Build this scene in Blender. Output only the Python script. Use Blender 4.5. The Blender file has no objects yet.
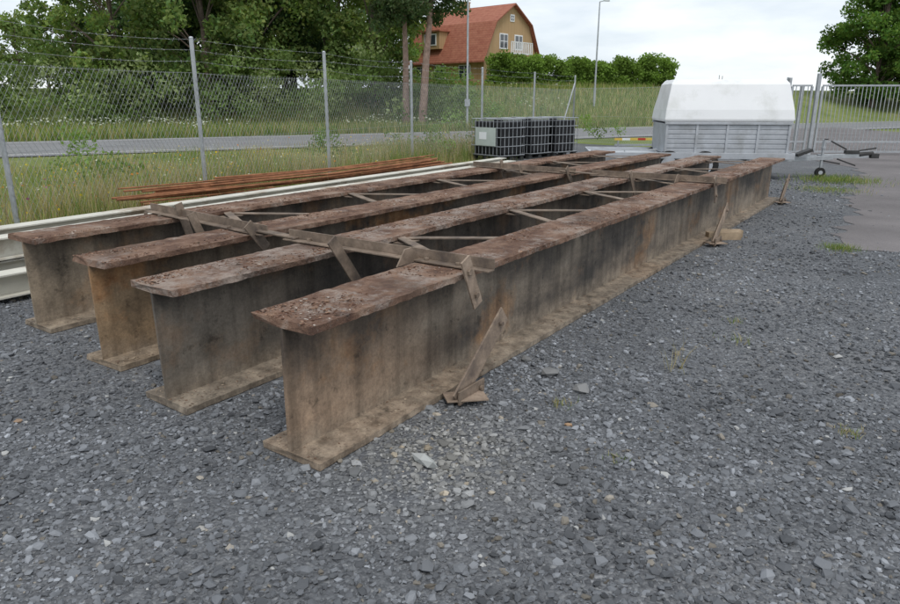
import bpy, math, numpy as np
from mathutils import Vector, Matrix, noise as mnoise
R=np.random.RandomState(7)
scene=bpy.context.scene
scene.view_settings.view_transform='Standard'; scene.view_settings.look='None'; scene.view_settings.exposure=0

# ---------------------------------------------------------------- helpers
def ss(a): a=np.clip(a,0,1); return a*a*(3-2*a)
def terr(x,y): return 2.6*ss((np.asarray(y)-42-np.maximum(0,.5*(np.asarray(x)-8)))/16.)
D=(.575,.818); N=(-.818,.575); ANG=math.atan2(D[1],D[0])
def P(s,t,z=0): return (-.6+D[0]*s+N[0]*t, 2.79+D[1]*s+N[1]*t, z)
def ST(x,y):
    rx=x+.6; ry=y-2.79
    return rx*D[0]+ry*D[1], rx*N[0]+ry*N[1]

class NT:
    def __init__(s,name):
        s.m=bpy.data.materials.new(name); s.m.use_nodes=True
        s.t=s.m.node_tree; s.n=s.t.nodes; s.l=s.t.links
        s.b=s.n['Principled BSDF']; s.out=s.n['Material Output']
        s.tc=s.n.new('ShaderNodeTexCoord')
    def coord(s,scale=(1,1,1),kind='Object',loc=(0,0,0)):
        m=s.n.new('ShaderNodeMapping'); m.inputs['Scale'].default_value=scale; m.inputs['Location'].default_value=loc
        s.l.new(s.tc.outputs[kind],m.inputs['Vector']); return m.outputs[0]
    def noise(s,v,scale,detail=6,rough=.6):
        n=s.n.new('ShaderNodeTexNoise'); n.inputs['Scale'].default_value=scale; n.inputs['Detail'].default_value=min(detail,6)
        n.inputs['Roughness'].default_value=rough; s.l.new(v,n.inputs['Vector']); return n.outputs['Fac']
    def voro(s,v,scale,out='Color',feature='F1'):
        n=s.n.new('ShaderNodeTexVoronoi'); n.feature=feature; n.inputs['Scale'].default_value=scale; s.l.new(v,n.inputs['Vector']); return n.outputs[out]
    def ramp(s,f,stops):
        r=s.n.new('ShaderNodeValToRGB'); e=r.color_ramp.elements
        while len(e)<len(stops): e.new(.5)
        for el,(p,c) in zip(e,stops):
            el.position=p; el.color=(c,c,c,1) if not hasattr(c,'__len__') else (*c,1)
        s.l.new(f,r.inputs[0]); return r.outputs[0]
    def mix(s,f,a,b,mode='MIX'):
        m=s.n.new('ShaderNodeMix'); m.data_type='RGBA'; m.blend_type=mode
        for i,v in ((0,f),(6,a),(7,b)):
            if hasattr(v,'is_output'): s.l.new(v,m.inputs[i])
            elif i==0: m.inputs[0].default_value=v
            else: m.inputs[i].default_value=(*v,1)
        return m.outputs[2]
    def math(s,op,a,b=0.):
        m=s.n.new('ShaderNodeMath'); m.operation=op
        for i,v in enumerate((a,b)):
            if hasattr(v,'is_output'): s.l.new(v,m.inputs[i])
            else: m.inputs[i].default_value=v
        return m.outputs[0]
    def sep(s,v):
        m=s.n.new('ShaderNodeSeparateXYZ'); s.l.new(v,m.inputs[0]); return m.outputs
    def attr(s,name):
        a=s.n.new('ShaderNodeAttribute'); a.attribute_name=name; return a.outputs['Color']
    def bump(s,h,strength,dist):
        b=s.n.new('ShaderNodeBump'); b.inputs['Strength'].default_value=strength; b.inputs['Distance'].default_value=dist
        s.l.new(h,b.inputs['Height']); s.l.new(b.outputs[0],s.b.inputs['Normal'])
    def fin(s,col,rough=.8,metal=0,spec=.3):
        if hasattr(col,'is_output'): s.l.new(col,s.b.inputs['Base Color'])
        else: s.b.inputs['Base Color'].default_value=(*col,1)
        if hasattr(rough,'is_output'): s.l.new(rough,s.b.inputs['Roughness'])
        else: s.b.inputs['Roughness'].default_value=rough
        s.b.inputs['Metallic'].default_value=metal
        s.b.inputs['Specular IOR Level'].default_value=spec
        return s.m

def simple(name,col,rough=.6,metal=0,var=.25,scale=6,bump=0,spec=.3,dirt=None,dl=.52):
    t=NT(name); v=t.coord(); n=t.noise(v,scale)
    a=tuple(c*(1-var) for c in col); b=tuple(min(1,c*(1+var)) for c in col)
    c=t.ramp(n,[(.3,a),(.7,b)])
    if dirt: c=t.mix(t.ramp(t.noise(v,scale*.6,8,.7),[(dl,0.),(dl+.16,1.)]),c,dirt)
    if bump: t.bump(t.noise(v,scale*8),.5,bump)
    return t.fin(c,rough,metal,spec)

def attrmat(name,trans=.0):
    t=NT(name); c=t.attr('Col')
    d=t.n.new('ShaderNodeBsdfDiffuse'); t.l.new(c,d.inputs[0])
    if trans>0:
        tr=t.n.new('ShaderNodeBsdfTranslucent'); mx=t.n.new('ShaderNodeMixShader'); mx.inputs[0].default_value=trans
        c2=t.mix(1.,c,(1.3,1.4,.6),'MULTIPLY')
        t.l.new(c2,tr.inputs[0]); t.l.new(d.outputs[0],mx.inputs[1]); t.l.new(tr.outputs[0],mx.inputs[2]); t.l.new(mx.outputs[0],t.out.inputs[0])
    else: t.l.new(d.outputs[0],t.out.inputs[0])
    t.n.remove(t.b)
    return t.m

def npmesh(name,V,F,mat,col=None,parent=None,smooth=False):
    V=np.asarray(V,dtype=np.float32); F=np.asarray(F,dtype=np.int32); nf,k=F.shape
    me=bpy.data.meshes.new(name)
    me.vertices.add(len(V)); me.vertices.foreach_set('co',V.ravel())
    me.loops.add(nf*k); me.loops.foreach_set('vertex_index',F.ravel())
    me.polygons.add(nf); me.polygons.foreach_set('loop_start',np.arange(nf,dtype=np.int32)*k)
    me.polygons.foreach_set('use_smooth',np.full(nf,smooth))
    me.update(calc_edges=True)
    if col is not None:
        a=me.attributes.new('Col','FLOAT_COLOR','POINT'); c=np.ones((len(V),4),dtype=np.float32); c[:,:3]=col
        a.data.foreach_set('color',c.ravel())
    me.materials.append(mat)
    o=bpy.data.objects.new(name,me); scene.collection.objects.link(o)
    if parent: o.parent=parent
    return o

class MB:
    def __init__(s): s.v=[];s.f=[];s.m=[]
    def add(s,vs,fs,m=0,M=None):
        o=len(s.v)
        for v in vs:
            v=Vector(v); s.v.append(M@v if M else v)
        for f in fs: s.f.append([i+o for i in f]); s.m.append(m)
    def box(s,c,d,m=0,M=None,taper=(1,1)):
        x,y,z=[q/2 for q in d]; tx,ty=taper
        vs=[(-x,-y,-z),(x,-y,-z),(x,y,-z),(-x,y,-z),(-x*tx,-y*ty,z),(x*tx,-y*ty,z),(x*tx,y*ty,z),(-x*tx,y*ty,z)]
        T=Matrix.Translation(c); T=(M@T) if M else T
        s.add(vs,[(0,3,2,1),(4,5,6,7),(0,1,5,4),(1,2,6,5),(2,3,7,6),(3,0,4,7)],m,T)
    def bar(s,p0,p1,w,h,m=0,up=(0,0,1)):
        p0=Vector(p0);p1=Vector(p1);d=(p1-p0);L=d.length;d.normalize()
        u=Vector(up); y=u.cross(d)
        if y.length<1e-4: y=Vector((0,1,0)).cross(d)
        y.normalize(); z=d.cross(y)
        M=Matrix((d,y,z)).transposed().to_4x4(); M.translation=(p0+p1)/2
        s.box((0,0,0),(L,w,h),m,M)
    def cyl(s,p0,p1,r0,r1=None,n=8,m=0,cap=True):
        r1=r0 if r1 is None else r1
        p0=Vector(p0);p1=Vector(p1);d=(p1-p0).normalized()
        a=d.orthogonal().normalized(); b=d.cross(a)
        vs=[p0+(a*math.cos(2*math.pi*i/n)+b*math.sin(2*math.pi*i/n))*r0 for i in range(n)]+[p1+(a*math.cos(2*math.pi*i/n)+b*math.sin(2*math.pi*i/n))*r1 for i in range(n)]
        fs=[(i,(i+1)%n,n+(i+1)%n,n+i) for i in range(n)]
        if cap: fs+= [tuple(range(n))[::-1],tuple(range(n,2*n))]
        s.add(vs,fs,m)
    def build(s,name,mats,loc=(0,0,0),rz=0,parent=None,bevel=0,smooth=False):
        me=bpy.data.meshes.new(name); me.from_pydata([tuple(v) for v in s.v],[],s.f)
        for m in mats: me.materials.append(m)
        me.polygons.foreach_set('material_index',s.m); me.update()
        if smooth: me.polygons.foreach_set('use_smooth',[True]*len(s.f))
        o=bpy.data.objects.new(name,me); scene.collection.objects.link(o); o.location=loc; o.rotation_euler=(0,0,rz)
        if parent: o.parent=parent
        if bevel:
            b=o.modifiers.new('b','BEVEL'); b.width=bevel; b.segments=2; b.limit_method='ANGLE'
        return o
def empty(name,loc=(0,0,0),rz=0):
    o=bpy.data.objects.new(name,None); scene.collection.objects.link(o); o.location=loc; o.rotation_euler=(0,0,rz); return o
def poly(name,pts,z,mat,hfun=None):
    me=bpy.data.meshes.new(name); me.from_pydata([(x,y,z) for x,y in pts],[],[list(range(len(pts)))]); me.materials.append(mat)
    o=bpy.data.objects.new(name,me); scene.collection.objects.link(o); return o

# ---------------------------------------------------------------- camera
cam=bpy.data.cameras.new('camera'); co=bpy.data.objects.new('camera',cam); scene.collection.objects.link(co)
cam.sensor_width=36; cam.lens=680/900*36; cam.clip_end=3000; cam.clip_start=.05
co.location=(0,0,1.65); co.rotation_euler=(math.radians(90)-math.atan(202/680),0,0); scene.camera=co

# ---------------------------------------------------------------- world
w=bpy.data.worlds.new('World'); scene.world=w; w.use_nodes=True
nt=w.node_tree; bg=nt.nodes['Background']; wo=nt.nodes['World Output']
sky=nt.nodes.new('ShaderNodeTexSky'); sky.sky_type='NISHITA'; sky.sun_disc=False
nt.links.new(sky.outputs[0],bg.inputs[0]); bg.inputs[1].default_value=.15
bg2=nt.nodes.new('ShaderNodeBackground'); bg2.inputs[1].default_value=1.64
tc=nt.nodes.new('ShaderNodeTexCoord'); mp=nt.nodes.new('ShaderNodeMapping'); mp.inputs['Scale'].default_value=(1.5,1.5,6)
nz=nt.nodes.new('ShaderNodeTexNoise'); nz.inputs['Scale'].default_value=1.6; nz.inputs['Detail'].default_value=7; nz.inputs['Roughness'].default_value=.55
rp=nt.nodes.new('ShaderNodeValToRGB'); rp.color_ramp.elements[0].position=.36; rp.color_ramp.elements[0].color=(.42,.475,.53,1)
rp.color_ramp.elements[1].position=.70; rp.color_ramp.elements[1].color=(.80,.81,.82,1)
nt.links.new(tc.outputs['Generated'],mp.inputs[0]); nt.links.new(mp.outputs[0],nz.inputs['Vector']); nt.links.new(nz.outputs['Fac'],rp.inputs[0]); nt.links.new(rp.outputs[0],bg2.inputs[0])
ms=nt.nodes.new('ShaderNodeMixShader'); ms.inputs[0].default_value=.88
nt.links.new(bg.outputs[0],ms.inputs[1]); nt.links.new(bg2.outputs[0],ms.inputs[2]); nt.links.new(ms.outputs[0],wo.inputs[0])
sl=bpy.data.lights.new('sun','SUN'); sl.energy=1.5; sl.angle=math.radians(20); sl.color=(1,.96,.9)
so=bpy.data.objects.new('sun',sl); scene.collection.objects.link(so)
sd=Vector((.15,-.65,1.15)).normalized()   # towards sun
sky.sun_elevation=math.asin(sd.z); sky.sun_rotation=math.atan2(sd.x,sd.y)
so.rotation_euler=sd.to_track_quat('Z','Y').to_euler()

# ---------------------------------------------------------------- materials
def gravel_mat():
    t=NT('gravel_surface'); v=t.coord()
    c1=t.sep(t.voro(v,55))[0]; c2=t.sep(t.voro(v,100))[1]
    g=t.ramp(c1,[(0,(.095,.098,.106)),(.5,(.145,.15,.16)),(.85,(.20,.206,.216)),(1,(.32,.325,.33))])
    g2=t.ramp(c2,[(0,(.08,.083,.09)),(1,(.19,.194,.20))])
    c=t.mix(t.ramp(t.noise(v,3,5),[(.4,.2),(.6,.75)]),g,g2)
    big=t.ramp(t.noise(v,.55,6,.65),[(.3,(.76,.78,.80)),(.55,(1,1,1)),(.75,(1.3,1.27,1.22))])
    c=t.mix(1.,c,big,'MULTIPLY')
    d=t.voro(v,55,'Distance')
    t.bump(t.math('MULTIPLY',d,-1.),.8,.02)
    return t.fin(c,.9,0,.2)
M_gravel=gravel_mat()
def asph(name,base,patch=.25):
    t=NT(name); v=t.coord(); n=t.noise(v,120,3); b=t.noise(v,.6,6,.6)
    c=t.mix(1.,t.ramp(n,[(.3,tuple(q*.7 for q in base)),(.7,tuple(q*1.3 for q in base))]),t.ramp(b,[(.3,1-patch),(.7,1+patch)]),'MULTIPLY')
    t.bump(n,.4,.01); return t.fin(c,.85,0,.25)
M_drive=asph('worn_asphalt',(.155,.142,.142)); M_road=asph('road_asphalt',(.20,.20,.202),.12)
def grassground():
    t=NT('grass_ground'); v=t.coord()
    a=t.ramp(t.noise(v,.25,8,.7),[(.3,(.12,.16,.045)),(.5,(.19,.23,.075)),(.7,(.28,.28,.13))])
    b=t.ramp(t.noise(v,14,4),[(.3,.65),(.7,1.3)])
    t.bump(t.noise(v,9,6),.8,.15)
    return t.fin(t.mix(1.,a,b,'MULTIPLY'),.95,0,.1)
M_grassg=grassground()
M_leaf=attrmat('foliage',.35); M_blade=attrmat('grass_blades',.3); M_stone=attrmat('stone_chips',0)
M_bark=simple('bark',(.13,.10,.08),.95,0,.4,8,.03); M_pinebark=simple('pine_bark',(.33,.23,.19),.95,0,.35,5,.03)
M_galv=simple('galvanised_steel',(.42,.44,.46),.5,.5,.15,8); M_wire=simple('wire',(.42,.44,.46),.55,.3,.15,3)
M_white=simple('white_grp',(.78,.79,.80),.35,0,.03,2,dirt=(.66,.67,.66),dl=.5); M_alu=simple('aluminium',(.46,.48,.51),.45,.35,.14,3,dirt=(.36,.37,.38),dl=.5)
M_black=simple('black_plastic',(.015,.015,.017),.4,0,.2,4); M_dark=simple('dark_steel',(.05,.05,.05),.6,.2,.3,6)
M_tyre=simple('rubber',(.02,.02,.02),.85,0,.2,10); M_label=simple('label_plate',(.45,.5,.46),.5,0,.08,3)
M_creampaint=simple('cream_paint',(.58,.56,.49),.6,0,.12,3,dirt=(.30,.22,.15),dl=.53)
M_rod=simple('rusty_rod',(.27,.12,.06),.9,0,.45,7)
M_wood=simple('old_wood',(.33,.25,.17),.9,0,.3,9,.01)

def web_mat(name,seed,endcol,dark,org):
    t=NT(name); v=t.coord(loc=(seed*3.1,seed,seed*1.7)); raw=t.coord(); x,y,z=t.sep(raw)
    vs=t.coord((.8,1,1.7),loc=(seed*5.,seed,0)); 
    n=t.noise(vs,1.0,8,.64)
    c=t.ramp(n,[(.36,(.065,.058,.052)),(.46,(.145,.12,.097)),(.56,(.245,.20,.155)),(.7,(.37,.31,.245))])
    e=t.ramp(t.math('ADD',t.math('MULTIPLY',x,.5),t.math('MULTIPLY',t.math('SUBTRACT',t.noise(v,2.0,6,.6),.5),.9)),[(.2,1.),(.75,0.)])
    c=t.mix(t.math('MULTIPLY',e,.82),c,t.mix(t.ramp(t.noise(v,4.0,7,.7),[(.36,0.),(.62,1.)]),tuple(q*.55 for q in endcol),tuple(min(1,q*1.22) for q in endcol)))
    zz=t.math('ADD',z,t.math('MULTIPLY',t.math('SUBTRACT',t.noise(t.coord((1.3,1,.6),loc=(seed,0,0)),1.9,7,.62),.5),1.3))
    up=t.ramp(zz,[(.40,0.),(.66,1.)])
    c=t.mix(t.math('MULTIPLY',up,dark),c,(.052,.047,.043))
    o=t.ramp(t.noise(v,1.4,9,.68),[(.51,0.),(.62,1.)])
    c=t.mix(t.math('MULTIPLY',o,org),c,t.ramp(t.noise(v,14,4),[(.3,(.24,.11,.045)),(.7,(.41,.24,.12))]))
    lo=t.ramp(t.math('ADD',z,t.math('MULTIPLY',t.math('SUBTRACT',t.noise(v,3,6,.7),.5),.25)),[(.03,1.),(.17,0.)])
    c=t.mix(t.math('MULTIPLY',lo,.7),c,t.ramp(t.noise(v,11,6,.72),[(.33,(.13,.10,.075)),(.66,(.42,.35,.27))]))
    st=t.ramp(t.noise(t.coord((7,7,.35),loc=(seed,0,0)),1.3,5,.6),[(.43,1.),(.68,.5)])
    c=t.mix(.9,c,st,'MULTIPLY')
    sp=t.ramp(t.noise(v,9,8,.72),[(.32,.3),(.42,1.)])
    c=t.mix(.75,c,sp,'MULTIPLY')
    c=t.mix(1.,c,t.ramp(t.noise(v,70,4,.7),[(.3,.8),(.7,1.2)]),'MULTIPLY')
    t.bump(t.noise(v,30,6,.65),.4,.008)
    return t.fin(c,.72,0,.35)
def top_mat(name,seed,lightness):
    t=NT(name); v=t.coord(loc=(seed*2.3,seed,0))
    c=t.ramp(t.noise(v,3.2,9,.75),[(.3,(.075,.047,.038)),(.45,(.155,.092,.066)),(.56,(.25,.16,.115)),(.7,(.33,.26,.21))])
    f=t.ramp(t.noise(v,5,10,.76),[(.54-lightness,0.),(.66-lightness,1.)])
    c=t.mix(t.math('MULTIPLY',f,.7),c,t.ramp(t.noise(v,50,3),[(.3,(.25,.20,.17)),(.7,(.45,.39,.345))]))
    o=t.ramp(t.noise(v,1.1,5),[(.53,0.),(.66,.75)])
    c=t.mix(o,c,t.ramp(t.noise(v,24,5,.7),[(.3,(.045,.034,.028)),(.7,(.14,.095,.075))]))
    h=t.math('ADD',t.noise(v,16,8,.75),t.math('MULTIPLY',f,.25))
    t.bump(h,1.,.025)
    return t.fin(c,.9,0,.15)
def brace_mat(name,k):
    t=NT(name); v=t.coord()
    c=t.ramp(t.noise(v,6,8,.7),[(.3,(.09*k,.07*k,.06*k)),(.5,(.19*k,.145*k,.11*k)),(.7,(.32*k,.245*k,.19*k))])
    t.bump(t.noise(v,40,5),.5,.008); return t.fin(c,.75,0,.3)
M_brace=brace_mat('brace_steel',.95); M_strap=brace_mat('strap_steel',1.35)

# ---------------------------------------------------------------- ground sheets
def axis(lo,hi,fine,n=70):
    a=np.concatenate([np.linspace(lo,-fine,18,endpoint=False),np.linspace(-fine,fine,n,endpoint=False),np.linspace(fine,hi,18)]); return a
xs=axis(-900,900,80); ys=np.concatenate([[-300,-100,-40],np.linspace(-20,110,80),[130,170,250,400,700,1200]])
X,Y=np.meshgrid(xs,ys); Z=terr(X,Y)-.03
V=np.stack([X.ravel(),Y.ravel(),Z.ravel()],1); nx=len(xs)
F=[(j*nx+i,j*nx+i+1,(j+1)*nx+i+1,(j+1)*nx+i) for j in range(len(ys)-1) for i in range(nx-1)]
npmesh('ground',V,F,M_grassg,smooth=True)
poly('gravel_yard',[(-16,-16),(-12,-8),(-4.75,8.2),(-.6,17.2),(1.6,21.0),(5.0,27.6),(10.5,21.75),(40,21.75),(60,-16)],0,M_gravel)
dp=[]
def edge(a,b,n,amp):
    for i in range(n):
        f=i/n; q=mnoise.noise(Vector((f*n*.55,a[0],a[1])))*amp; q2=mnoise.noise(Vector((f*n*1.9,a[1],a[0])))*amp*.4
        dx,dy=b[0]-a[0],b[1]-a[1]; L=math.hypot(dx,dy); dp.append((a[0]+dx*f-dy/L*(q+q2),a[1]+dy*f+dx/L*(q+q2)))
edge((4.4,7.6),(10.2,17.2),60,.35); edge((10.2,17.2),(10.35,21.),6,.1)
dp+=[(10.4,30),(14,38),(24,44),(24,30),(30,21),(45,6.9)]; edge((14,7.3),(4.4,7.6),60,.3)
poly('driveway',dp,.006,M_drive)
rd=(.882,.471); rn=(-.471,.882)
def Q(a,b): return (rd[0]*a+rn[0]*b, rd[1]*a+rn[1]*b)
poly('road',[Q(-200,24.7),Q(200,24.7),Q(200,33.8),Q(-200,33.8)],.0,M_road)
M_line=simple('road_paint',(.7,.7,.68),.7,0,.1,5)
for b in (25.5,32.9): poly('road_marking',[Q(-200,b),Q(200,b),Q(200,b+.13),Q(-200,b+.13)],.005,M_line)

# ---------------------------------------------------------------- gravel stones
def ico():
    g=(1+5**.5)/2
    v=np.array([(-1,g,0),(1,g,0),(-1,-g,0),(1,-g,0),(0,-1,g),(0,1,g),(0,-1,-g),(0,1,-g),(g,0,-1),(g,0,1),(-g,0,-1),(-g,0,1)])/math.sqrt(1+g*g)
    f=np.array([(0,11,5),(0,5,1),(0,1,7),(0,7,10),(0,10,11),(1,5,9),(5,11,4),(11,10,2),(10,7,6),(7,1,8),(3,9,4),(3,4,2),(3,2,6),(3,6,8),(3,8,9),(4,9,5),(2,4,11),(6,2,10),(8,6,7),(9,8,1)])
    return v,f
IV,IF=ico()
OV=np.array([(-1,-1,-1),(1,-1,-1),(1,1,-1),(-1,1,-1),(-1,-1,1),(1,-1,1),(1,1,1),(-1,1,1)])*.62
OF=np.array([(0,2,1),(0,3,2),(4,5,6),(4,6,7),(0,1,5),(0,5,4),(1,2,6),(1,6,5),(2,3,7),(2,7,6),(3,0,4),(3,4,7)])
def rotm(n):
    q=R.normal(size=(n,4)); q/=np.linalg.norm(q,axis=1)[:,None]; a,b,c,d=q.T
    return np.stack([1-2*(c*c+d*d),2*(b*c-a*d),2*(b*d+a*c),2*(b*c+a*d),1-2*(b*b+d*d),2*(c*d-a*b),2*(b*d-a*c),2*(c*d+a*b),1-2*(b*b+c*c)],1).reshape(n,3,3)
def stones(pos,rad,BV,BF,flat=.62,jit=.3):
    n=len(pos); v=BV[None]*(1+R.uniform(-jit,jit,(n,len(BV),1)))+R.normal(0,.1,(n,len(BV),3))
    v=v*R.uniform(.55,1.3,(n,1,3)); v=np.einsum('nij,nkj->nki',rotm(n),v)
    v[:,:,2]*=flat; v=v*rad[:,None,None]+pos[:,None,:]
    F=(BF[None]+(np.arange(n)*len(BV))[:,None,None]).reshape(-1,3)
    return v.reshape(-1,3),F
def stonecol(n,p=None):
    g=np.clip(R.lognormal(math.log(.155),.28,n),.07,.36)
    if p is not None:
        k=np.array([mnoise.noise(Vector((x*.9,y*.9,4)))+.5*mnoise.noise(Vector((x*2.7,y*2.7,9))) for x,y in p[:,:2]]); g=g*(1+.45*k)
        dust=np.exp(-((p[:,0]+.05)**2+(p[:,1]-2.95)**2)/.22); g*=1+.5*dust
    c=np.stack([g*.955,g,g*1.075],1); k=R.rand(n)
    if p is not None: c*=1+dust[:,None]*np.array([.10,.03,-.10])
    c[k<.04]*=np.array([1.2,1.05,.85]); c[k>.994]=np.array([.38,.38,.37]); return c
def samp(n,x0,x1,y0,y1): return np.stack([R.uniform(x0,x1,n),R.uniform(y0,y1,n)],1)
def ok(p):
    s,t=ST(p[:,0],p[:,1])
    m=np.ones(len(p),bool)
    for a,b,s0 in ((0,.42,0),(1.0,1.43,0),(1.88,2.32,.12),(3.0,3.44,.23)):
        m&=~((t>a-.01)&(t<b+.01)&(s>s0-.01)&(s<10.9))
    m&=~((s>1.2)&(s<10.9)&(t>.5)&(t<3))
    drv=(p[:,1]>7.6)&(p[:,0]>4.4+(p[:,1]-7.6)*.6)&(R.rand(len(p))>.03); m&=~drv
    fl=(p[:,0]+4.75)*.908-(p[:,1]-8.2)*.42; m&=fl>0
    return m
pA=samp(250000,-7.5,8,.9,7.5); r=np.hypot(pA[:,0],pA[:,1]); dens=np.where(r<4.2,1.,np.where(r<7,.5,.2))*(np.abs(pA[:,0])<pA[:,1]*.75+1.)
pA=pA[R.rand(len(pA))<dens]; pA=pA[ok(pA)]
rad=np.clip(R.lognormal(math.log(.0086),.45,len(pA)),.004,.028)
pos=np.column_stack([pA,rad*R.uniform(-.1,.45,len(pA))])
big=rad>.013
for sel,BV,BF in ((big,IV,IF),(~big,OV,OF)):
    v1,f1=stones(pos[sel],rad[sel]*(1 if BV is IV else 1.1),BV,BF); npmesh('gravel',v1,f1,M_stone,np.repeat(stonecol(sel.sum(),pos[sel]),len(BV),axis=0))
pB=samp(45000,-8,12,6.5,15); pB=pB[ok(pB)]; pB=pB[(np.abs(pB[:,0])<pB[:,1]*.75+1)]
rad=np.clip(R.lognormal(math.log(.012),.4,len(pB)),.006,.03)
v1,f1=stones(np.column_stack([pB,rad*.2]),rad,OV,OF); npmesh('gravel',v1,f1,M_stone,np.repeat(stonecol(len(pB),pB),8,axis=0))
def rock(name,x,y,r,col,flat=.6):
    v,f=stones(np.array([[x,y,r*.3]]),np.array([r]),IV,IF,flat,.2); npmesh(name,v,f,M_stone,np.repeat(np.array([col]),12,axis=0))
rock('rock',-.115,2.86,.068,(.38,.39,.38)); rock('rock',.62,3.25,.03,(.36,.24,.15)); rock('rock',.25,2.55,.025,(.3,.3,.3))
rock('rock',-1.0,2.35,.02,(.33,.32,.30)); rock('rock',-2.3,3.3,.025,(.28,.2,.14)); rock('rock',.62,3.95,.07,(.19,.19,.19)); rock('rock',.78,3.7,.05,(.22,.22,.22)); rock('rock',.5,4.2,.045,(.17,.17,.17))

# ---------------------------------------------------------------- girders
W,HB,FT,WT=.395,.70,.034,.018
def beam(t0,s0,s1,mw,mt,seed):
    L=s1-s0; n=int(L/.04); h=W/2; k=WT/2
    sec=[(-h,0),(h,0),(h,FT),(k,FT+.006),(k,HB-FT-.006),(h,HB-FT),(h,HB),(h*.33,HB),(-h*.33,HB),(-h,HB),(-h,HB-FT),(-k,HB-FT-.006),(-k,FT+.006),(-h,FT)]
    m=len(sec); mb=MB(); vs=[]
    for i in range(n+1):
        x=L*i/n
        for j,(y,z) in enumerate(sec):
            q=mnoise.noise_vector(Vector((x*5+seed*9,j*2.3,seed)))
            q2=mnoise.noise_vector(Vector((x*27+seed*9,j*3.3,seed+5)))
            top=z>HB-FT-.001
            a=.008 if top else (.006 if z<FT+.001 else .001)
            xx=x
            if i==0: xx=x+(q[0]+q2[0])*(.02 if top else (.012 if z<.1 else 0))
            dz=(q[2]*.3+q2[2]*.7)*a*(.8 if z>.01 else 0)
            vs.append((xx,y+(q[1]+q2[1]*1.2)*a*.8*(1 if abs(y)>.1 else 0),z+dz))
    fs=[];ms=[]
    for i in range(n):
        for j in range(m):
            j2=(j+1)%m
            fs.append((i*m+j,i*m+j2,(i+1)*m+j2,(i+1)*m+j)); ms.append(1 if j in (5,6,7,8,9) else 0)
    mb.add(vs,fs); mb.m=ms
    for e,flip in ((0,0),(n*m,1)):
        for idx,mi in (((0,13,12,3,2,1),0),((3,12,11,4),0),((4,11,10,9,8,7,6,5),1)):
            f=[e+q for q in idx]; mb.f.append(f if not flip else f[::-1]); mb.m.append(mi)
    x,y,z=P(s0,t0,0)
    return mb.build('steel_girder',[mw,mt],(x,y,.004),ANG)
B=[(.198,0,10.9,'a'),(1.215,0,10.8,'b'),(2.10,.13,10.8,'c'),(3.22,.24,10.9,'d')]
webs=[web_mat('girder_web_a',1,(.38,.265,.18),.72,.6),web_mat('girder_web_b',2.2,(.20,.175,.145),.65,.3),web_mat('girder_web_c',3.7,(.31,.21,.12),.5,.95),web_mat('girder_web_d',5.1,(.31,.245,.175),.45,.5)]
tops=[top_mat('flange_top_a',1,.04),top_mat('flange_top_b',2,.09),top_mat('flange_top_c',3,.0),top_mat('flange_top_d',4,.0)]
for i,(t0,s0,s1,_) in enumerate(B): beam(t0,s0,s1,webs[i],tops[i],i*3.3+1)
pts=[];ptb=[]
for (t0,s0,s1,_) in B:
    n=4200; s=s0+.01+(s1-s0-.05)*R.rand(n)**1.6; t=t0+R.uniform(-.185,.185,n)
    keep=np.array([mnoise.noise(Vector((a*1.7,b*5,t0)))>-.0 for a,b in zip(s,t)])
    s=s[keep];t=t[keep]; pts.append(np.column_stack([-.6+D[0]*s+N[0]*t,2.79+D[1]*s+N[1]*t,np.full(len(s),HB+.006)])); 
    n=2200; s=s0+.01+(s1-s0-.05)*R.rand(n)**1.4; t=t0+R.choice([-1,1],n)*(.015+.165*R.rand(n)**2.6)
    ptb.append(np.column_stack([-.6+D[0]*s+N[0]*t,2.79+D[1]*s+N[1]*t,np.full(len(s),FT+.008)]))
pts=np.concatenate(pts); ptb=np.concatenate(ptb)
cl=np.concatenate([np.array([(.10,.055,.04),(.17,.10,.07),(.26,.17,.12),(.38,.33,.29),(.07,.05,.04)])[R.choice(5,len(pts),p=[.22,.30,.28,.08,.12])],np.array([(.30,.24,.18),(.22,.17,.13),(.16,.11,.08)])[R.choice(3,len(ptb),p=[.45,.35,.2])]])
pts=np.concatenate([pts,ptb]); cl=cl*R.uniform(.7,1.3,(len(pts),1)); rad=np.clip(R.lognormal(math.log(.0045),.5,len(pts)),.002,.016)
v1,f1=stones(pts,rad,OV,OF,.3); npmesh('rust_flakes',v1,f1,M_stone,np.repeat(cl,8,axis=0))

# ---------------------------------------------------------------- bracing
br=MB()
def bolt(p,axis=(0,0,1),r=.016,m=0):
    a=Vector(axis).normalized(); br.cyl(p,Vector(p)+a*.016,r,r,6,m); 
Zt=HB+.012
def station(s):
    for (ta,tb,sa,sb,z) in ((-.13,1.55,s,s-.02,Zt+.005),(1.78,3.50,s-.02,s+.14,Zt+.005)):
        p0=Vector(P(sa,ta,z));p1=Vector(P(sb,tb,z)); br.bar(p0,p1,.07,.01)
        off=Vector((D[0],D[1],0))*.031
        br.bar(p0+off+Vector((0,0,.035)),p1+off+Vector((0,0,.035)),.009,.06)
    for t in (.1,.33,1.08,1.34,1.98,2.2,3.1,3.3): bolt(P(s-.005,t,Zt+.01))
    br.bar(P(s,1.45,Zt+.018),P(s,2.0,Zt+.03),.075,.011)
for s in (1.27,6.45): station(s)
def strap(s0,t0,z0,s1,t1,z1,w=.07,th=.012,m=0):
    br.bar(P(s0,t0,z0),P(s1,t1,z1),w,th,m,up=(N[0],N[1],0))
NX=(-N[0],-N[1],0)
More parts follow.
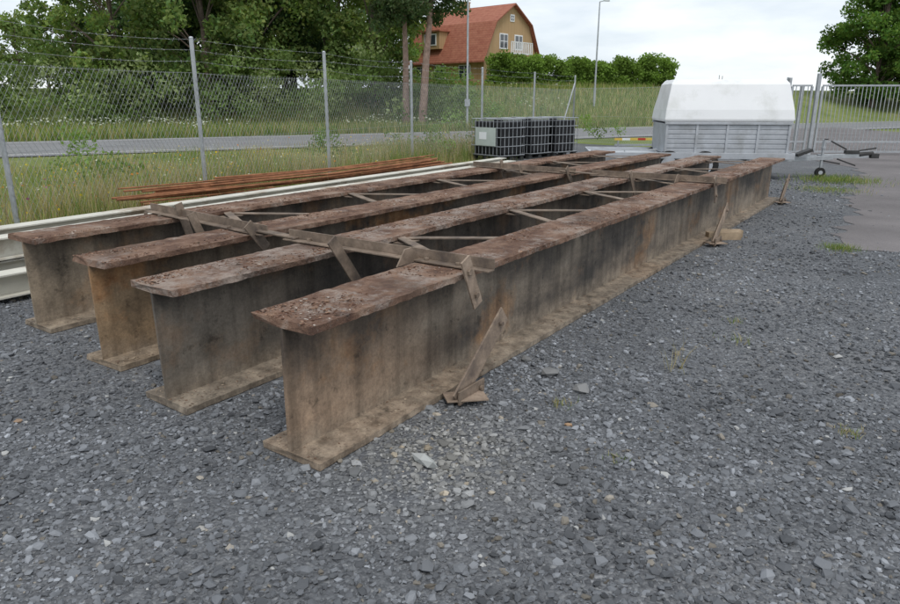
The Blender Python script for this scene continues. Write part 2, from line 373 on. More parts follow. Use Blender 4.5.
for s in (1.27,6.45):
    strap(s-.13,-.035,.80,s+.0,-.04,.50,.09,m=1)
    bolt(P(s-.10,-.043,.72),NX,.022); bolt(P(s-.03,-.045,.57),NX,.018)
    strap(s-.16,.97,.80,s+.06,.96,.47,.08)
    strap(s-.1,1.86,.80,s+.05,1.85,.60,.08)
    strap(s+.1,2.98,.83,s+.18,2.96,.5,.07); strap(s-.05,2.60,.80,s+.05,2.55,.50,.07)
    M=Matrix.Translation(P(s-.08,.40,HB+.05))@Matrix.Rotation(ANG,4,'Z')
    br.add([(-.12,0,-.045),(.14,0,-.045),(.02,0,.05),(-.04,0,.05),(-.12,.01,-.045),(.14,.01,-.045),(.02,.01,.05),(-.04,.01,.05)],[(0,1,2,3),(7,6,5,4),(0,4,5,1),(1,5,6,2),(2,6,7,3),(3,7,4,0)],0,M)
for s in (1.0,6.28,10.35):
    a=(s-.06,-.12,.03); b=(s+.44,-.12,.42)
    strap(*a,*b,.125,.012,1)
    strap(a[0]+.04,a[1]+.025,a[2]-.02,b[0]+.04,b[1]+.025,b[2]-.05,.012,.05,0)
    br.bar(P(s-.08,-.05,.045),P(s+.1,-.21,.035),.13,.010,1); strap(s-.08,-.145,.06,s+.18,-.145,.06,.08,.012,0)
    bolt(P(s-.02,-.132,.06),NX,.02); bolt(P(s+.38,-.132,.375),NX,.016); bolt(P(s+.13,-.157,.06),NX,.016)
for i in range(6):
    n=1.9+1.6*i
    for (ta,tb) in ((.98,.44),(2.97,2.34)):
        br.bar(P(n-.02,ta+.06,.685),P(n-.42,tb-.06,.685),.07,.01)
        br.bar(P(n+.02,ta+.06,.672),P(n+.47,tb-.06,.672),.07,.01)
        br.bar(P(n-.12,ta+.0,.658),P(n+.14,ta+.0,.658),.12,.01)
br.build('bracing_frame',[M_brace,M_strap],bevel=.002)
wb=MB(); wb.box(P(6.95,-.12,.05),(.3,.12,.09),0,None); wb.build('wood_block',[M_wood],bevel=.004)
wb=MB(); wb.box((0,0,0),(.42,.1,.1)); wb.build('wood_block',[M_wood],P(6.75,-.1,.05),.1,bevel=.004)

# ---------------------------------------------------------------- cream steel beams + rods on the left
cb=MB()
def hbeam(t,s0,s1,z,w=.2,h=.2,skew=0):
    a=lambda zz,ww,hh:(cb.bar(P(s0,t,z+zz),P(s1,t+skew,z+zz),ww,hh))
    a(.008,w,.014); a(h-.008,w,.014); a(h/2,.011,h-.032)
hbeam(4.2,-1.2,9.5,.05); hbeam(4.75,-1.6,10.2,.05,skew=.1); hbeam(4.68,-1.5,10.4,.262,skew=.35); hbeam(5.2,-1.3,10.6,.05,skew=.3); hbeam(5.2,-1.2,10.9,.262,skew=.35)
for s in (0,4,8): cb.bar(P(s,4.0,.02),P(s,5.5,.02),.08,.05)
cb.build('painted_steel_beams',[M_creampaint])
rb=MB()
for i in range(26):
    t=6.15+R.rand()*.55; z=.30+R.rand()*.25; s0=2.6+R.rand()*1.8; s1=8.2+R.rand()*1.6; t1=5.85+R.rand()*.5
    a=P(s0,t,z); b=P(s1,t1,z+R.uniform(-.08,.05)); m_=tuple((p+q)/2+(-.04 if k==2 else 0) for k,(p,q) in enumerate(zip(a,b)))
    rr=.009+.007*R.rand(); rb.cyl(a,m_,rr,rr,6); rb.cyl(m_,b,rr,rr,6)
for s in (3.4,5.6,8.4): rb.bar(P(s,5.7,.14),P(s,6.9,.14),.12,.26)
rb.build('rusty_rods',[M_rod])

# ---------------------------------------------------------------- fences
def chainfence(name,pts,h=2.55,mesh_h=2.05,pitch=.08,barb=True,r=.0021):
    e=empty(name); fr=MB(); V=[];F=[]
    for (x,y) in pts: fr.cyl((x,y,-.05),(x,y,h),.032,.032,10); fr.cyl((x,y,h),(x,y,h+.02),.036,.02,10)
    def wire(p0,p1,r):
        d=(p1-p0); d=d/np.linalg.norm(d); a=np.cross(d,(0.3,.9,.3)); a/=np.linalg.norm(a); b=np.cross(d,a); o=len(V)
        for p in (p0,p1):
            for k in range(3):
                an=k*2.094; V.append(p+(a*math.cos(an)+b*math.sin(an))*r)
        for k in range(3): F.append((o+k,o+(k+1)%3,o+3+(k+1)%3,o+3+k))
    for (a,b) in zip(pts[:-1],pts[1:]):
        a=np.array([*a,0.]);b=np.array([*b,0.]); L=np.linalg.norm(b-a); d=(b-a)/L; hh=mesh_h-.05; k=.62
        off=np.array([-d[1],d[0],0])*-.036
        for sg in (1,-1):
            x=-hh*k
            while x<L+hh*k:
                x0,z0,x1,z1=(x,0,x+hh*k,hh) if sg==1 else (x+hh*k,0,x,hh)
                def clip(xa,za,xb,zb):
                    if xa>xb: xa,za,xb,zb=xb,zb,xa,za
                    if xb<=0 or xa>=L: return None
                    if xa<0: za=za+(zb-za)*(0-xa)/(xb-xa); xa=0
                    if xb>L: zb=za+(zb-za)*(L-xa)/(xb-xa); xb=L
                    return xa,za,xb,zb
                c=clip(x0,z0,x1,z1)
                if c:
                    wire(a+d*c[0]+off*(1+.04*sg)+np.array([0,0,.05+c[1]]),a+d*c[2]+off*(1+.04*sg)+np.array([0,0,.05+c[3]]),r)
                x+=pitch
        for z in ([.08,1.05,mesh_h]+([mesh_h+.17,mesh_h+.33,mesh_h+.48] if barb else [])):
            n=6; sag=R.uniform(.02,.07)
            for i in range(n):
                f=lambda q: a+d*L*q+np.array([0,0,z-(sag if z>1.9 else .0)*4*q*(1-q)])
                wire(f(i/n),f((i+1)/n),.0028)
            if barb and z>mesh_h+.1:
                for q in np.arange(.02,1,.11/L*1.0):
                    p=f(q); v=R.normal(size=3)*.012; wire(p-v,p+v+1e-4,.0022)
    fr.build('posts',[M_galv],parent=e); npmesh('mesh',np.array(V),F,M_wire,parent=e); return e
FP=[(-8.1,1.7),(-6.7,4.9),(-5.2,8.1),(-3.92,11.0),(-2.48,14.2),(-.95,17.5),(.95,21),(2.9,24.5),(4.9,28)]
chainfence('chain_link_fence',FP)
chainfence('chain_link_fence',[(4.9,28),(7.6,25),(10.35,21.9)],2.3,2.1,barb=False)
b=MB(); b.cyl((4.9,28,2.3),(4.1,26.6,.1),.025,.025,8); b.build('brace_strut',[M_galv])
def gate(name,x0,x1,y,h0=.1,h1=2.07,rz=0):
    g=MB(); L=x1-x0
    for z in (h0,h1,h0+.3): g.bar((0,0,z),(L,0,z),.05,.05)
    for x in (0,L,L/2): g.bar((x,0,h0+.026),(x,0,h1-.026),.06,.06,up=(1,0,0))
    n=int(L/.12)
    for i in range(1,n): g.cyl((L*i/n,0,h0+.02),(L*i/n,0,h1-.02),.012,.012,6,cap=False)
    return g.build(name,[M_galv],(x0,y,0),rz)
gate('sliding_gate',11.35,17.5,21.7,rz=-.03); gate('fence_panel',10.45,11.05,21.75)
g=MB(); g.bar((11.2,21.7,0),(11.2,21.7,2.42),.1,.1,up=(1,0,0)); g.bar((10.38,21.8,0),(10.38,21.8,2.3),.08,.08,up=(1,0,0)); g.bar((11.2,21.7,2.46),(11.2,21.7,2.62),.03,.03,up=(1,0,0)); g.build('gate_post',[M_galv],bevel=.005)

# ---------------------------------------------------------------- IBC tanks
def ibc(x,y,rz,label):
    e=empty('liquid_container_tank',(x,y,0),rz)
    m=MB(); m.box((0,0,.62),(.86,1.10,.90)); m.cyl((0,0,1.06),(0,0,1.13),.14,.13,14); m.build('tank_body',[M_black],parent=e,bevel=.09)
    c=MB(); X,Yy=.47,.6
    for i in range(7):
        q=-X+2*X*i/6
        for yy in (-Yy,Yy): c.cyl((q,yy,.14),(q,yy,1.14),.009,.009,6)
    for i in range(9):
        q=-Yy+2*Yy*i/8
        for xx in (-X,X): c.cyl((xx,q,.14),(xx,q,1.14),.009,.009,6)
    for z in (.15,.40,.65,.90,1.14):
        for yy in (-Yy-.01,Yy+.01): c.cyl((-X,yy,z),(X,yy,z),.010,.010,6)
        for xx in (-X-.01,X+.01): c.cyl((xx,-Yy,z),(xx,Yy,z),.010,.010,6)
    c.cyl((-X,0,1.15),(X,0,1.15),.014,.014,6); c.cyl((0,-Yy,1.15),(0,Yy,1.15),.014,.014,6)
    c.build('cage',[M_galv],parent=e)
    p=MB()
    for yy in (-.5,0,.5): p.box((0,yy,.02),(1.0,.12,.03)); 
    for yy in (-.5,0,.5):
        for xx in (-.42,0,.42): p.box((xx,yy,.078),(.14,.12,.084))
    p.box((0,0,.13),(1.0,1.2,.018)); p.build('pallet',[M_dark],parent=e)
    if label:
        l=MB(); l.box((-X-.028,.0,.66),(.01,.85,.5)); l.box((-X-.035,.1,.68),(.006,.3,.2),1); l.build('label_plate',[M_label,M_white],parent=e)
ra=math.atan2(.64,.77)
for i,(dx,dr) in enumerate(((0,0),(1.17,.05),(2.30,-.04))): ibc(1.38+.768*dx,20.05+.64*dx+(.12 if i==1 else 0),ra+dr,i==0)

# ---------------------------------------------------------------- trailer with canopy
e=empty('canopy_trailer',(5.28,15.75,0),math.radians(-7))
t=MB()
t.box((0,0,.50),(4.2,1.7,.04)); 
for yy in (-.86,.86): t.box((0,yy,.50),(4.24,.03,.13))
for xx in (-2.12,2.12): t.box((xx,0,.50),(.03,1.68,.13))
for xx in (-1.2,-.4,.4,1.2): t.box((xx,0,.43),(.06,1.6,.09))
t.bar((-2.1,-.84,.62),(-.72,-.84,.62),.03,.03); 
for xx in (-2.1,-1.4,-.75): t.box((xx,-.84,.59),(.03,.03,.06))
t.build('deck',[M_alu],parent=e,bevel=.006)
f=MB()
f.bar((1.5,-.7,.40),(3.2,-.03,.43),.07,.09); f.bar((1.5,.7,.40),(3.2,.03,.43),.07,.09); f.bar((2.9,0,.45),(3.95,0,.47),.09,.09)
f.cyl((3.75,0,.49),(4.05,0,.52),.06,.05,10,1); f.bar((3.7,0,.57),(4.1,0,.64),.03,.03,1); f.box((3.6,0,.55),(.28,.12,.07),1); f.bar((3.5,.02,.6),(3.15,.03,.78),.03,.03,1)
f.box((4.08,0,.47),(.16,.12,.1),1); f.bar((2.3,-.4,.5),(2.6,-.4,.62),.25,.06,1); f.bar((3.3,-.05,.40),(3.7,-.05,.26),.03,.03,1); f.bar((3.0,-.1,.36),(3.35,-.1,.30),.05,.03,1)
f.cyl((2.95,-.13,.14),(2.95,-.13,.82),.03,.03,10); f.cyl((2.95,-.13,.82),(2.95,-.32,.84),.012,.012,6,1); f.cyl((2.95,-.13,.62),(2.95,-.13,.67),.045,.045,10)
f.build('drawbar',[M_galv,M_dark],parent=e,bevel=.004)
wh=MB()
wh.cyl((2.95,-.175,.11),(2.95,-.085,.11),.11,.11,18); 
for xx in (-.45,.3):
    for yy in (-.78,.78): wh.cyl((xx,yy-.09,.3),(xx,yy+.09,.3),.30,.30,24)
wh.build('wheels',[M_tyre],parent=e,bevel=.02)
hb=MB(); hb.cyl((2.95,-.18,.11),(2.95,-.08,.11),.045,.045,12)
for xx in (-.45,.3): hb.cyl((xx,-.88,.3),(xx,-.868,.3),.17,.16,16)
hb.build('rims',[M_alu],parent=e)
bx0,bx1=-.56,1.98; bw=.80
a=MB(); a.box(((bx0+bx1)/2,0,.85),(bx1-bx0,bw*2,.62))
for k in range(6):
    z=.60+.098*k
    for yy in (-bw-.008,bw+.008): a.box(((bx0+bx1)/2,yy,z),(bx1-bx0-.08,.016,.078))
for xx in np.linspace(bx0+.02,bx1-.02,5):
    for yy in (-bw-.02,bw+.02): a.box((xx,yy,.85),(.05,.04,.62))
for yy in (-bw-.03,bw+.03): a.box(((bx0+bx1)/2,yy,1.175),(bx1-bx0+.06,.06,.05))
a.build('aluminium_sides',[M_alu],parent=e,bevel=.005)
c=MB(); xc=(bx0+bx1)/2; hx=(bx1-bx0)/2+.03; hy=bw+.05
prof=[(hx,hy,1.20),(hx+.02,hy+.02,1.25),(hx+.0,hy-.02,1.45),(hx-.10,hy-.20,1.98),(hx-.16,hy-.32,2.07)]
vs=[]
for (px,py,z) in prof: vs+=[(xc-px,-py,z),(xc+px,-py,z),(xc+px,py,z),(xc-px,py,z)]
fs=[]
for i in range(len(prof)-1):
    for j in range(4): fs.append((i*4+j,i*4+(j+1)%4,(i+1)*4+(j+1)%4,(i+1)*4+j))
k=(len(prof)-1)*4; fs.append((k,k+1,k+2,k+3)); fs.append((3,2,1,0)); c.add(vs,fs); c.build('white_canopy',[M_white],parent=e,bevel=.02)
M_red=simple('red_reflect',(.45,.05,.03),.4,0,.1,4); M_yel=simple('yellow_reflect',(.65,.45,.10),.4,0,.1,4)
lb=MB(); 
for i in range(8): lb.box((i*.22,0,.60),(.22,.03,.06),[2,0,2,1][i%4])
lb.bar((0,0,0),(0,0,.56),.04,.04,3,up=(1,0,0)); lb.bar((1.5,0,0),(1.5,0,.56),.04,.04,3,up=(1,0,0)); lb.bar((-.1,0,.44),(1.7,0,.44),.04,.05,3)
lb.build('trailer_light_board',[M_white,M_red,M_yel,M_galv],(4.7,19.5,0),.05)

# ---------------------------------------------------------------- vegetation
def leaves(cent,size,up=.4,aspect=.6):
    n=len(cent); a=R.normal(size=(n,3)); a/=np.linalg.norm(a,axis=1)[:,None]
    nr=R.normal(size=(n,3))+np.array([0,0,up*2]); b=np.cross(a,nr); b/=np.linalg.norm(b,axis=1)[:,None]
    s=size[:,None]; V=np.stack([cent-a*s,cent+b*s*aspect,cent+a*s,cent-b*s*aspect],1).reshape(-1,3)
    return V,np.arange(n*4).reshape(-1,4)
def crown(cent,size,col,jit=.25):
    V,F=leaves(cent,size); c=col*(1+R.uniform(-jit,jit,(len(cent),1))); return V,F,np.repeat(c,4,axis=0)
def clumped(cc,cr,per,flat=.75):
    P_=[];I=[]
    for i,(c,r) in enumerate(zip(cc,cr)):
        n=int(per*r*r); d=R.normal(size=(n,3)); d/=np.linalg.norm(d,axis=1)[:,None]; rr=r*R.rand(n)**.45
        p=c+d*rr[:,None]*np.array([1,1,flat]); P_.append(p); I+= [i]*n
    return np.concatenate(P_),np.array(I)
def tree(name,x,y,H,cw,base=.2,col=(.06,.095,.025),kind='broad',nc=46,leaf=.17,per=170,bark=None,lean=(0,0),r0=None):
    z0=float(terr(x,y)); e=empty(name,(x,y,z0-.05)); tr=MB(); cc=[];cr=[]
    th=H*(.85 if kind!='pine' else .92); pts=[]; 
    for i in range(7):
        f=i/6; pts.append(Vector((lean[0]*f+R.uniform(-.1,.1)*f,lean[1]*f+R.uniform(-.1,.1)*f,th*f)))
    r0=r0 or H*.022
    for i in range(6): tr.cyl(pts[i],pts[i+1],r0*(1-.8*i/6),r0*(1-.8*(i+1)/6),9,cap=False)
    for i in range(nc):
        if kind=='broad':
            f=base+(1-base)*R.rand(); prof=math.sin(math.pi*min(1,((f-base)/(1-base)*.86+.12)))**.6
        elif kind=='spruce':
            f=base+(1-base)*R.rand()**1.2; prof=1-(f-base)/(1-base)*.93
        else:
            f=base+(1-base)*R.rand(); prof=.35+.65*R.rand()
        a=R.rand()*6.283; rad=cw*prof*(R.rand()**.5)*.95
        c=np.array([math.cos(a)*rad+lean[0]*f,math.sin(a)*rad+lean[1]*f,H*f])
        cc.append(c); cr.append(R.uniform(.55,1.15)*(H/10)*(1. if kind=='broad' else (.75 if kind=='spruce' else .5)))
        if kind=='pine': o=Vector((lean[0]*f,lean[1]*f,min(th,H*f+.5)))
        else: o=pts[max(1,min(5,int(f*6-.6)))]
        if i%2==0:
            k=.28 if kind!='pine' else .16
            mid=(o+Vector(c))/2+Vector((0,0,.2)); tr.cyl(o,mid,r0*k,r0*k*.6,5,cap=False); tr.cyl(mid,Vector(c),r0*k*.6,r0*.05,5,cap=False)
    p,I=clumped(np.array(cc),cr,per); cv=R.uniform(.6,1.4,len(cc))[I][:,None]
    colr=np.array(col)*cv; colr[:,0]*=(.85+.4*R.rand(len(I)))
    V,F,C=crown(p,R.uniform(.5,1.2,len(p))*leaf,colr)
    npmesh('crown',V,F,M_leaf,C,parent=e); tr.build('trunk',[bark or M_bark],parent=e,smooth=True); return e
def XW(px,w): return (px-450)/680*w
g1=(.17,.24,.08); g2=(.135,.20,.07); g3=(.07,.12,.06); g4=(.19,.26,.10)
TL=[(-110,50,12,4.5,'broad',g1),(-20,46,5.6,3.2,'broad',g2),(35,52,5.6,3.4,'broad',g4),(90,50,8.6,3.2,'broad',g2),(130,47,10.5,3.8,'broad',g1),
 (182,50,13,3.6,'spruce',g3),(215,46,12.5,4.0,'broad',g2),(262,50,13,4.2,'broad',g1),(298,54,13,3.6,'spruce',g3),(335,52,12,4.0,'broad',g2),(375,50,12,3.4,'broad',g1),(160,62,13,5,'broad',g2),(60,66,7.5,5,'broad',g2),(250,66,14,5,'broad',g2),(345,70,15,5,'broad',g2),(205,58,14,4.6,'broad',g3),(290,60,14,4.8,'broad',g3),(385,62,12,4.2,'broad',g2),(120,56,10,4.2,'broad',g3)]
for (px,wd,H,cw,kd,cl) in TL: tree('broadleaf_tree' if kd=='broad' else 'spruce_tree',XW(px,wd),wd*1.02,H,cw,.08,cl,kd,nc=66 if kd=='broad' else 100)
tree('pine_tree',XW(407,43),43.5,12.5,3.2,.50,(.09,.135,.065),'pine',nc=90,leaf=.13,per=330,bark=M_pinebark,lean=(.1,0),r0=.24)
tree('pine_tree',XW(423,43),43.0,13.0,5.2,.45,(.09,.135,.065),'pine',nc=140,leaf=.13,per=330,bark=M_pinebark,lean=(.9,0),r0=.28)
tree('broadleaf_tree',XW(868,62),64,10.2,4.8,.1,(.10,.18,.045),'broad',nc=150,leaf=.17,per=230)
tree('broadleaf_tree',XW(925,62),66,11.5,5.5,.1,(.10,.18,.045),'broad',nc=130,leaf=.17,per=200)
def mass(name,cc,cr,col,leaf,per,flat=.8,vary=None):
    p,I=clumped(np.array(cc),cr,per,flat); cv=R.uniform(.65,1.35,len(cc))[I][:,None]
    base=np.array(col)*np.ones((len(cc),1))
    if vary is not None: base=np.where(R.rand(len(cc),1)<.35,np.array(vary),base)
    V,F,C=crown(p,R.uniform(.5,1.2,len(p))*leaf,base[I]*cv); npmesh(name,V,F,M_leaf,C)
cc=[];cr=[]
for i in range(420):
    px=R.uniform(-150,470); wd=R.uniform(41,52); x=XW(px,wd); y=wd*1.02; h=R.uniform(.4,4.2 if px<390 else 2.0)*(.6+.5*abs(math.sin(px*.03))); cc.append((x,y,float(terr(x,y))+h)); cr.append(R.uniform(.6,1.4))
mass('shrubs',cc,cr,(.15,.215,.075),.14,100,vary=(.24,.29,.14))
cc=[];cr=[]
for i in range(560):
    f=R.rand(); x=3.4+f*17.6; y=60+f*7+R.uniform(-.7,.7); cc.append((x,y,float(terr(x,y))+R.rand()**.8*(2.4+.22*math.sin(f*9)+.15*math.sin(f*31)))); cr.append(R.uniform(.35,.7))
mass('hedge',cc,cr,(.17,.26,.06),.12,380)
cc=[];cr=[]
for i in range(200):
    a=R.uniform(-60,90); x=a*2.2; y=170+R.uniform(-8,8); cc.append((x,y,.5+R.rand()*2.0+.8*math.sin(a*.4))); cr.append(R.uniform(1.2,2.5))
mass('distant_trees',cc,cr,(.12,.17,.11),.5,14)
def blades(p,h,wd,col,lean=.35):
    n=len(p); a=R.rand(n)*6.283; w=np.stack([np.cos(a),np.sin(a),np.zeros(n)],1)*wd[:,None]/2
    a2=R.rand(n)*6.283; ln=np.stack([np.cos(a2),np.sin(a2),np.zeros(n)],1)*(h*lean*R.rand(n))[:,None]
    mid=p+ln*.35+np.array([0,0,1])*h[:,None]*.55; tip=p+ln+np.array([0,0,1])*h[:,None]
    V=np.stack([p-w,p+w,mid+w*.7,mid-w*.7, mid-w*.7,mid+w*.7,tip+w*.08,tip-w*.08],1).reshape(-1,3)
    return V,np.arange(n*8).reshape(-1,4),np.repeat(col,8,axis=0)
def gcol(n,dry=.3):
    g=np.array([(.17,.24,.065),(.23,.29,.09),(.12,.18,.05),(.46,.40,.23),(.36,.29,.15)]); k=np.where(R.rand(n)<dry,R.choice([3,4],n),R.choice([0,1,2],n))
    return g[k]*R.uniform(.7,1.3,(n,1))
fd=np.array([.415,.91]); fn=np.array([-.91,.415]); base=np.array([-5.2,8.1])
n=110000; a=R.uniform(-9,22,n); b=np.where(R.rand(n)<.55,R.uniform(-.4,1.2,n),R.uniform(0,9,n))
p2=base+np.outer(a,fd)+np.outer(b,fn); cl=np.array([mnoise.noise(Vector((x*.6,y*.6,3))) for x,y in p2]); dr=np.array([mnoise.noise(Vector((x*.45,y*.45,13))) for x,y in p2])
keep=R.rand(n)<.5+cl; p2=p2[keep]; cl=cl[keep]; b=b[keep]; dr=dr[keep]; n=len(p2)
h=np.clip(R.normal(.36,.14,n)*(1+.9*cl)*np.where(b>1.3,.5,1),.06,.85)
keep=(-.471*p2[:,0]+.882*p2[:,1])<24.3; p2=p2[keep];h=h[keep];dr=dr[keep];n=len(p2)
V,F,C=blades(np.column_stack([p2,np.full(n,-.02)]),h,R.uniform(.007,.014,n),gcol(n,np.clip(.42+1.1*dr,.1,.9))); npmesh('tall_grass',V,F,M_blade,C)
n=14000; a=R.uniform(0,1,n); st=np.stack([a*13-1,R.uniform(5.6,7.2,n)],1); pp=np.stack([-.6+D[0]*st[:,0]+N[0]*st[:,1],2.79+D[1]*st[:,0]+N[1]*st[:,1]],1)
V,F,C=blades(np.column_stack([pp,np.zeros(n)]),np.clip(R.normal(.24,.1,n),.04,.6),R.uniform(.006,.012,n),gcol(n,.5)); npmesh('tall_grass',V,F,M_blade,C)
n=2600; a=R.uniform(-7,16,n); b=R.uniform(-.35,1.0,n); p2=base+np.outer(a,fd)+np.outer(b,fn)
V,F,C=blades(np.column_stack([p2,np.zeros(n)]),R.uniform(.5,1.05,n),R.uniform(.005,.011,n),np.array([(.42,.33,.22)])*R.uniform(.6,1.2,(n,1)),.3); npmesh('tall_grass',V,F,M_blade,C)
n=60000; a=R.uniform(-35,45,n); b=34.2+R.rand(n)**1.5*16; x=rd[0]*a+rn[0]*b; y=rd[1]*a+rn[1]*b
dv=(x>10.3)&(x<24)&(y<44); x=x[~dv];y=y[~dv];n=len(x)
V,F,C=blades(np.column_stack([x,y,terr(x,y)-.02]),R.uniform(.2,.6,n),R.uniform(.02,.05,n),gcol(n,.30)); npmesh('verge_grass',V,F,M_blade,C)
n=3600; a=R.uniform(-35,30,n); b=R.uniform(35,46,n); x=rd[0]*a+rn[0]*b; y=rd[1]*a+rn[1]*b; k=np.array([mnoise.noise(Vector((u*.15,v*.15,8)))>.05 for u,v in zip(x,y)]); x=x[k];y=y[k];n=len(x)
V,F=leaves(np.column_stack([x,y,terr(x,y)+R.uniform(.4,.75,n)]),R.uniform(.03,.07,n),2,1.); npmesh('wildflowers',V,F,M_blade,np.tile((.6,.62,.55),(n*4,1)))
n=1700; a=R.uniform(-6,18,n); b=R.uniform(-.2,5,n); p2=base+np.outer(a,fd)+np.outer(b,fn); cl=np.array([(.75,.55,.03),(.6,.22,.05),(.7,.7,.6),(.35,.15,.3)])[R.choice(4,n,p=[.35,.25,.32,.08])]
V,F=leaves(np.column_stack([p2,R.uniform(.2,.6,n)]),R.uniform(.012,.024,n),2,1.); npmesh('wildflowers',V,F,M_blade,np.repeat(cl,4,axis=0))
cc=[];cr=[]
for (x,y,h,r,k) in ((.2,22.5,1.3,1.0,12),(2.4,27,1.8,1.3,18),(-2.9,17.8,.9,.6,5),(-5.6,11.5,.8,.5,5),(-7.3,13.5,1.0,.7,6),(-1.2,20,.9,.8,8),(6.0,26.6,1.0,.9,8),(-.3,19.6,.6,.5,6)):
    for i in range(k): cc.append((x+R.uniform(-1,1)*r,y+R.uniform(-1,1)*r,R.rand()*h)); cr.append(R.uniform(.2,.42))
mass('bushes',cc,cr,(.17,.25,.08),.05,700)
def tuft(name,x,y,n,r,h,dry=.3,w=.004):
    p=np.column_stack([x+R.normal(0,r,n),y+R.normal(0,r,n),np.zeros(n)]); V,F,C=blades(p,R.uniform(.4,1,n)*h,np.full(n,w),gcol(n,dry),1.); npmesh(name,V,F,M_blade,C)
tuft('weed_tuft',.62,3.52,50,.03,.05,.7); tuft('weed_tuft',2.05,4.55,26,.05,.09,.4); tuft('dry_grass_stems',1.42,4.02,16,.03,.36,1.,.003)
tuft('weed_tuft',2.05,3.17,60,.035,.04,.6); tuft('weed_tuft',.8,2.9,30,.03,.03,.2); tuft('weed_tuft',2.2,5.0,30,.03,.05,.3)
tuft('grass_patch',4.5,7.7,500,.10,.07,.1); tuft('grass_patch',8.2,14.6,1500,.4,.12,.15,.008); tuft('grass_patch',7.2,13.0,600,.3,.08,.2,.007); tuft('grass_patch',6.6,6.5,300,.12,.05,.2)

# ---------------------------------------------------------------- brick house
M_brick=NT('yellow_brick'); v=M_brick.coord(); bt=M_brick.n.new('ShaderNodeTexBrick'); bt.inputs['Scale'].default_value=4; bt.inputs['Color1'].default_value=(.47,.31,.16,1); bt.inputs['Color2'].default_value=(.40,.25,.12,1); bt.inputs['Mortar'].default_value=(.4,.34,.25,1); M_brick.l.new(v,bt.inputs[0]); M_brick=M_brick.fin(bt.outputs[0],.9)
tt=NT('roof_tiles'); v=tt.coord(); wv=tt.n.new('ShaderNodeTexWave'); wv.inputs['Scale'].default_value=2.2; wv.bands_direction='X'; tt.l.new(v,wv.inputs[0]); wz=tt.n.new('ShaderNodeTexWave'); wz.inputs['Scale'].default_value=1.6; wz.bands_direction='Z'; tt.l.new(v,wz.inputs[0])
c=tt.mix(1.,tt.ramp(tt.noise(v,3,5),[(.3,(.33,.11,.07)),(.7,(.46,.19,.12))]),tt.ramp(wv.outputs[1],[(0,.75),(.6,1.)]),'MULTIPLY'); c=tt.mix(1.,c,tt.ramp(wz.outputs[1],[(0,.8),(.5,1.)]),'MULTIPLY'); M_roof=tt.fin(c,.8)
M_glass=simple('window_glass',(.05,.06,.07),.1,0,.2,2,spec=.8)
e=empty('brick_house',(XW(472,66),68.5,2.55),math.radians(-42))
L,Wd=4.6,3.9
prof=[(-Wd,0),(Wd,0),(Wd,2.7),(Wd-1.3,5.6),(0,7.2),(-Wd+1.3,5.6),(-Wd,2.7)]
wl=MB(); vs=[(-L,a,b) for a,b in prof]+[(L,a,b) for a,b in prof]; n=7
wl.add(vs,[tuple(range(n))[::-1],tuple(range(n,2*n))]+[(i,(i+1)%n,n+(i+1)%n,n+i) for i in (0,1,6)]); wl.build('walls',[M_brick],parent=e)
rf=MB()
for sg in (-1,1):
    for (a,b,c_,d) in ((Wd+.45,2.35,Wd-1.27,5.68),(Wd-1.27,5.68,-.0,7.32)):
        rf.add([(-L-.4,sg*a,b),(L+.4,sg*a,b),(L+.4,sg*c_,d),(-L-.4,sg*c_,d),(-L-.4,sg*a,b-.12),(L+.4,sg*a,b-.12),(L+.4,sg*c_,d-.12),(-L-.4,sg*c_,d-.12)],[(0,1,2,3),(7,6,5,4),(0,4,5,1),(1,5,6,2),(3,2,6,7),(0,3,7,4)])
rf.build('roof',[M_roof],parent=e)
ch=MB(); ch.box((-1,0,7.3),(.7,.7,1.0)); ch.box((-1,0,7.84),(.8,.8,.08)); ch.build('chimney',[M_brick],parent=e)
wn=MB()
def win(x,y,z,w_,h_,ax):
    if ax=='x':
        sg=1 if x>0 else -1
        wn.box((x+sg*.02,y,z),(.06,w_,h_),0); wn.box((x+sg*.045,y,z),(.04,w_-.2,h_-.2),1); wn.box((x+sg*.06,y,z),(.05,.07,h_-.2),0); wn.box((x+sg*.063,y,z),(.05,w_-.2,.05),0)
    else:
        sg=1 if y>0 else -1
        wn.box((x,y+sg*.02,z),(w_,.06,h_),0); wn.box((x,y+sg*.045,z),(w_-.2,.04,h_-.2),1); wn.box((x,y+sg*.06,z),(.07,.05,h_-.2),0)
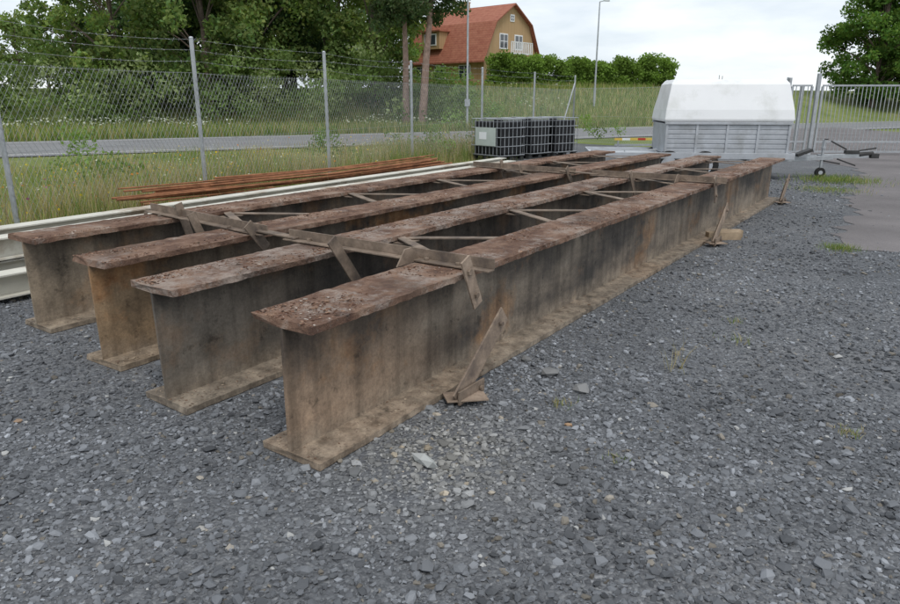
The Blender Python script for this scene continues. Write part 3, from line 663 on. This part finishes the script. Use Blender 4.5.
for sx in (-L,L):
    for y in (-2.3,2.3): win(sx,y,1.5,1.3,1.2,'x')
    for y in (-1.2,1.0): win(sx,y,4.1,1.2,1.3,'x')
    win(sx,0,6.1,.6,.6,'x')
for x in (-3,-.6,2.4): win(x,-Wd,1.5,1.4,1.2,'y'); win(x,Wd,1.5,1.4,1.2,'y')
wn.build('windows',[M_white,M_glass],parent=e)
bl=MB(); bl.box((L+.6,0,3.05),(1.2,3.2,.12)); 
for y in np.linspace(-1.55,1.55,12): bl.box((L+1.17,y,3.55),(.04,.12,.85))
bl.box((L+1.17,0,4.0),(.06,3.2,.06)); bl.build('balcony',[M_white],parent=e)
dm=MB(); dm.box((-1.5,-Wd+.55,4.3),(2.2,1.7,1.5)); dm.build('dormer',[M_brick],parent=e); dm=MB(); dm.box((-1.5,-Wd+.5,5.1),(2.6,2.0,.12)); dm.build('dormer_roof',[M_roof],parent=e)
wn=MB(); win(-1.5,-Wd-.30,4.35,1.5,1.0,'y'); wn.build('dormer_window',[M_white,M_glass],parent=e)

# ---------------------------------------------------------------- lamp + poles
def lamp(x,y,h):
    z=float(terr(x,y)); m=MB(); m.cyl((0,0,-.1),(0,0,1.2),.09,.09,12); m.cyl((0,0,1.2),(0,0,h),.07,.04,12); m.cyl((0,0,h),(.3,0,h+.08),.03,.03,8); m.box((.5,0,h+.1),(.5,.2,.08),0,None,(.8,.7)); m.build('street_lamp',[M_galv],(x,y,z),.3)
lamp(XW(591,50),51,6.9)
m=MB(); m.cyl((0,0,-.1),(0,0,9),.07,.05,12); m.cyl((0,0,7.2),(0,.12,7.3),.06,.05,8); m.box((0,0,1.5),(.3,.3,.4)); m.build('utility_pole',[M_galv],(XW(467,40),41,0))
m=MB(); m.box((0,0,3.4),(.9,.5,1.2)); m.cyl((-.2,0,4),(-.2,0,4.7),.05,.05); m.cyl((.2,0,4),(.2,0,4.6),.05,.05); m.box((0,0,1.4),(.3,.3,2.8)); m.build('ventilation_mast',[M_galv],(XW(713,90),92,0))
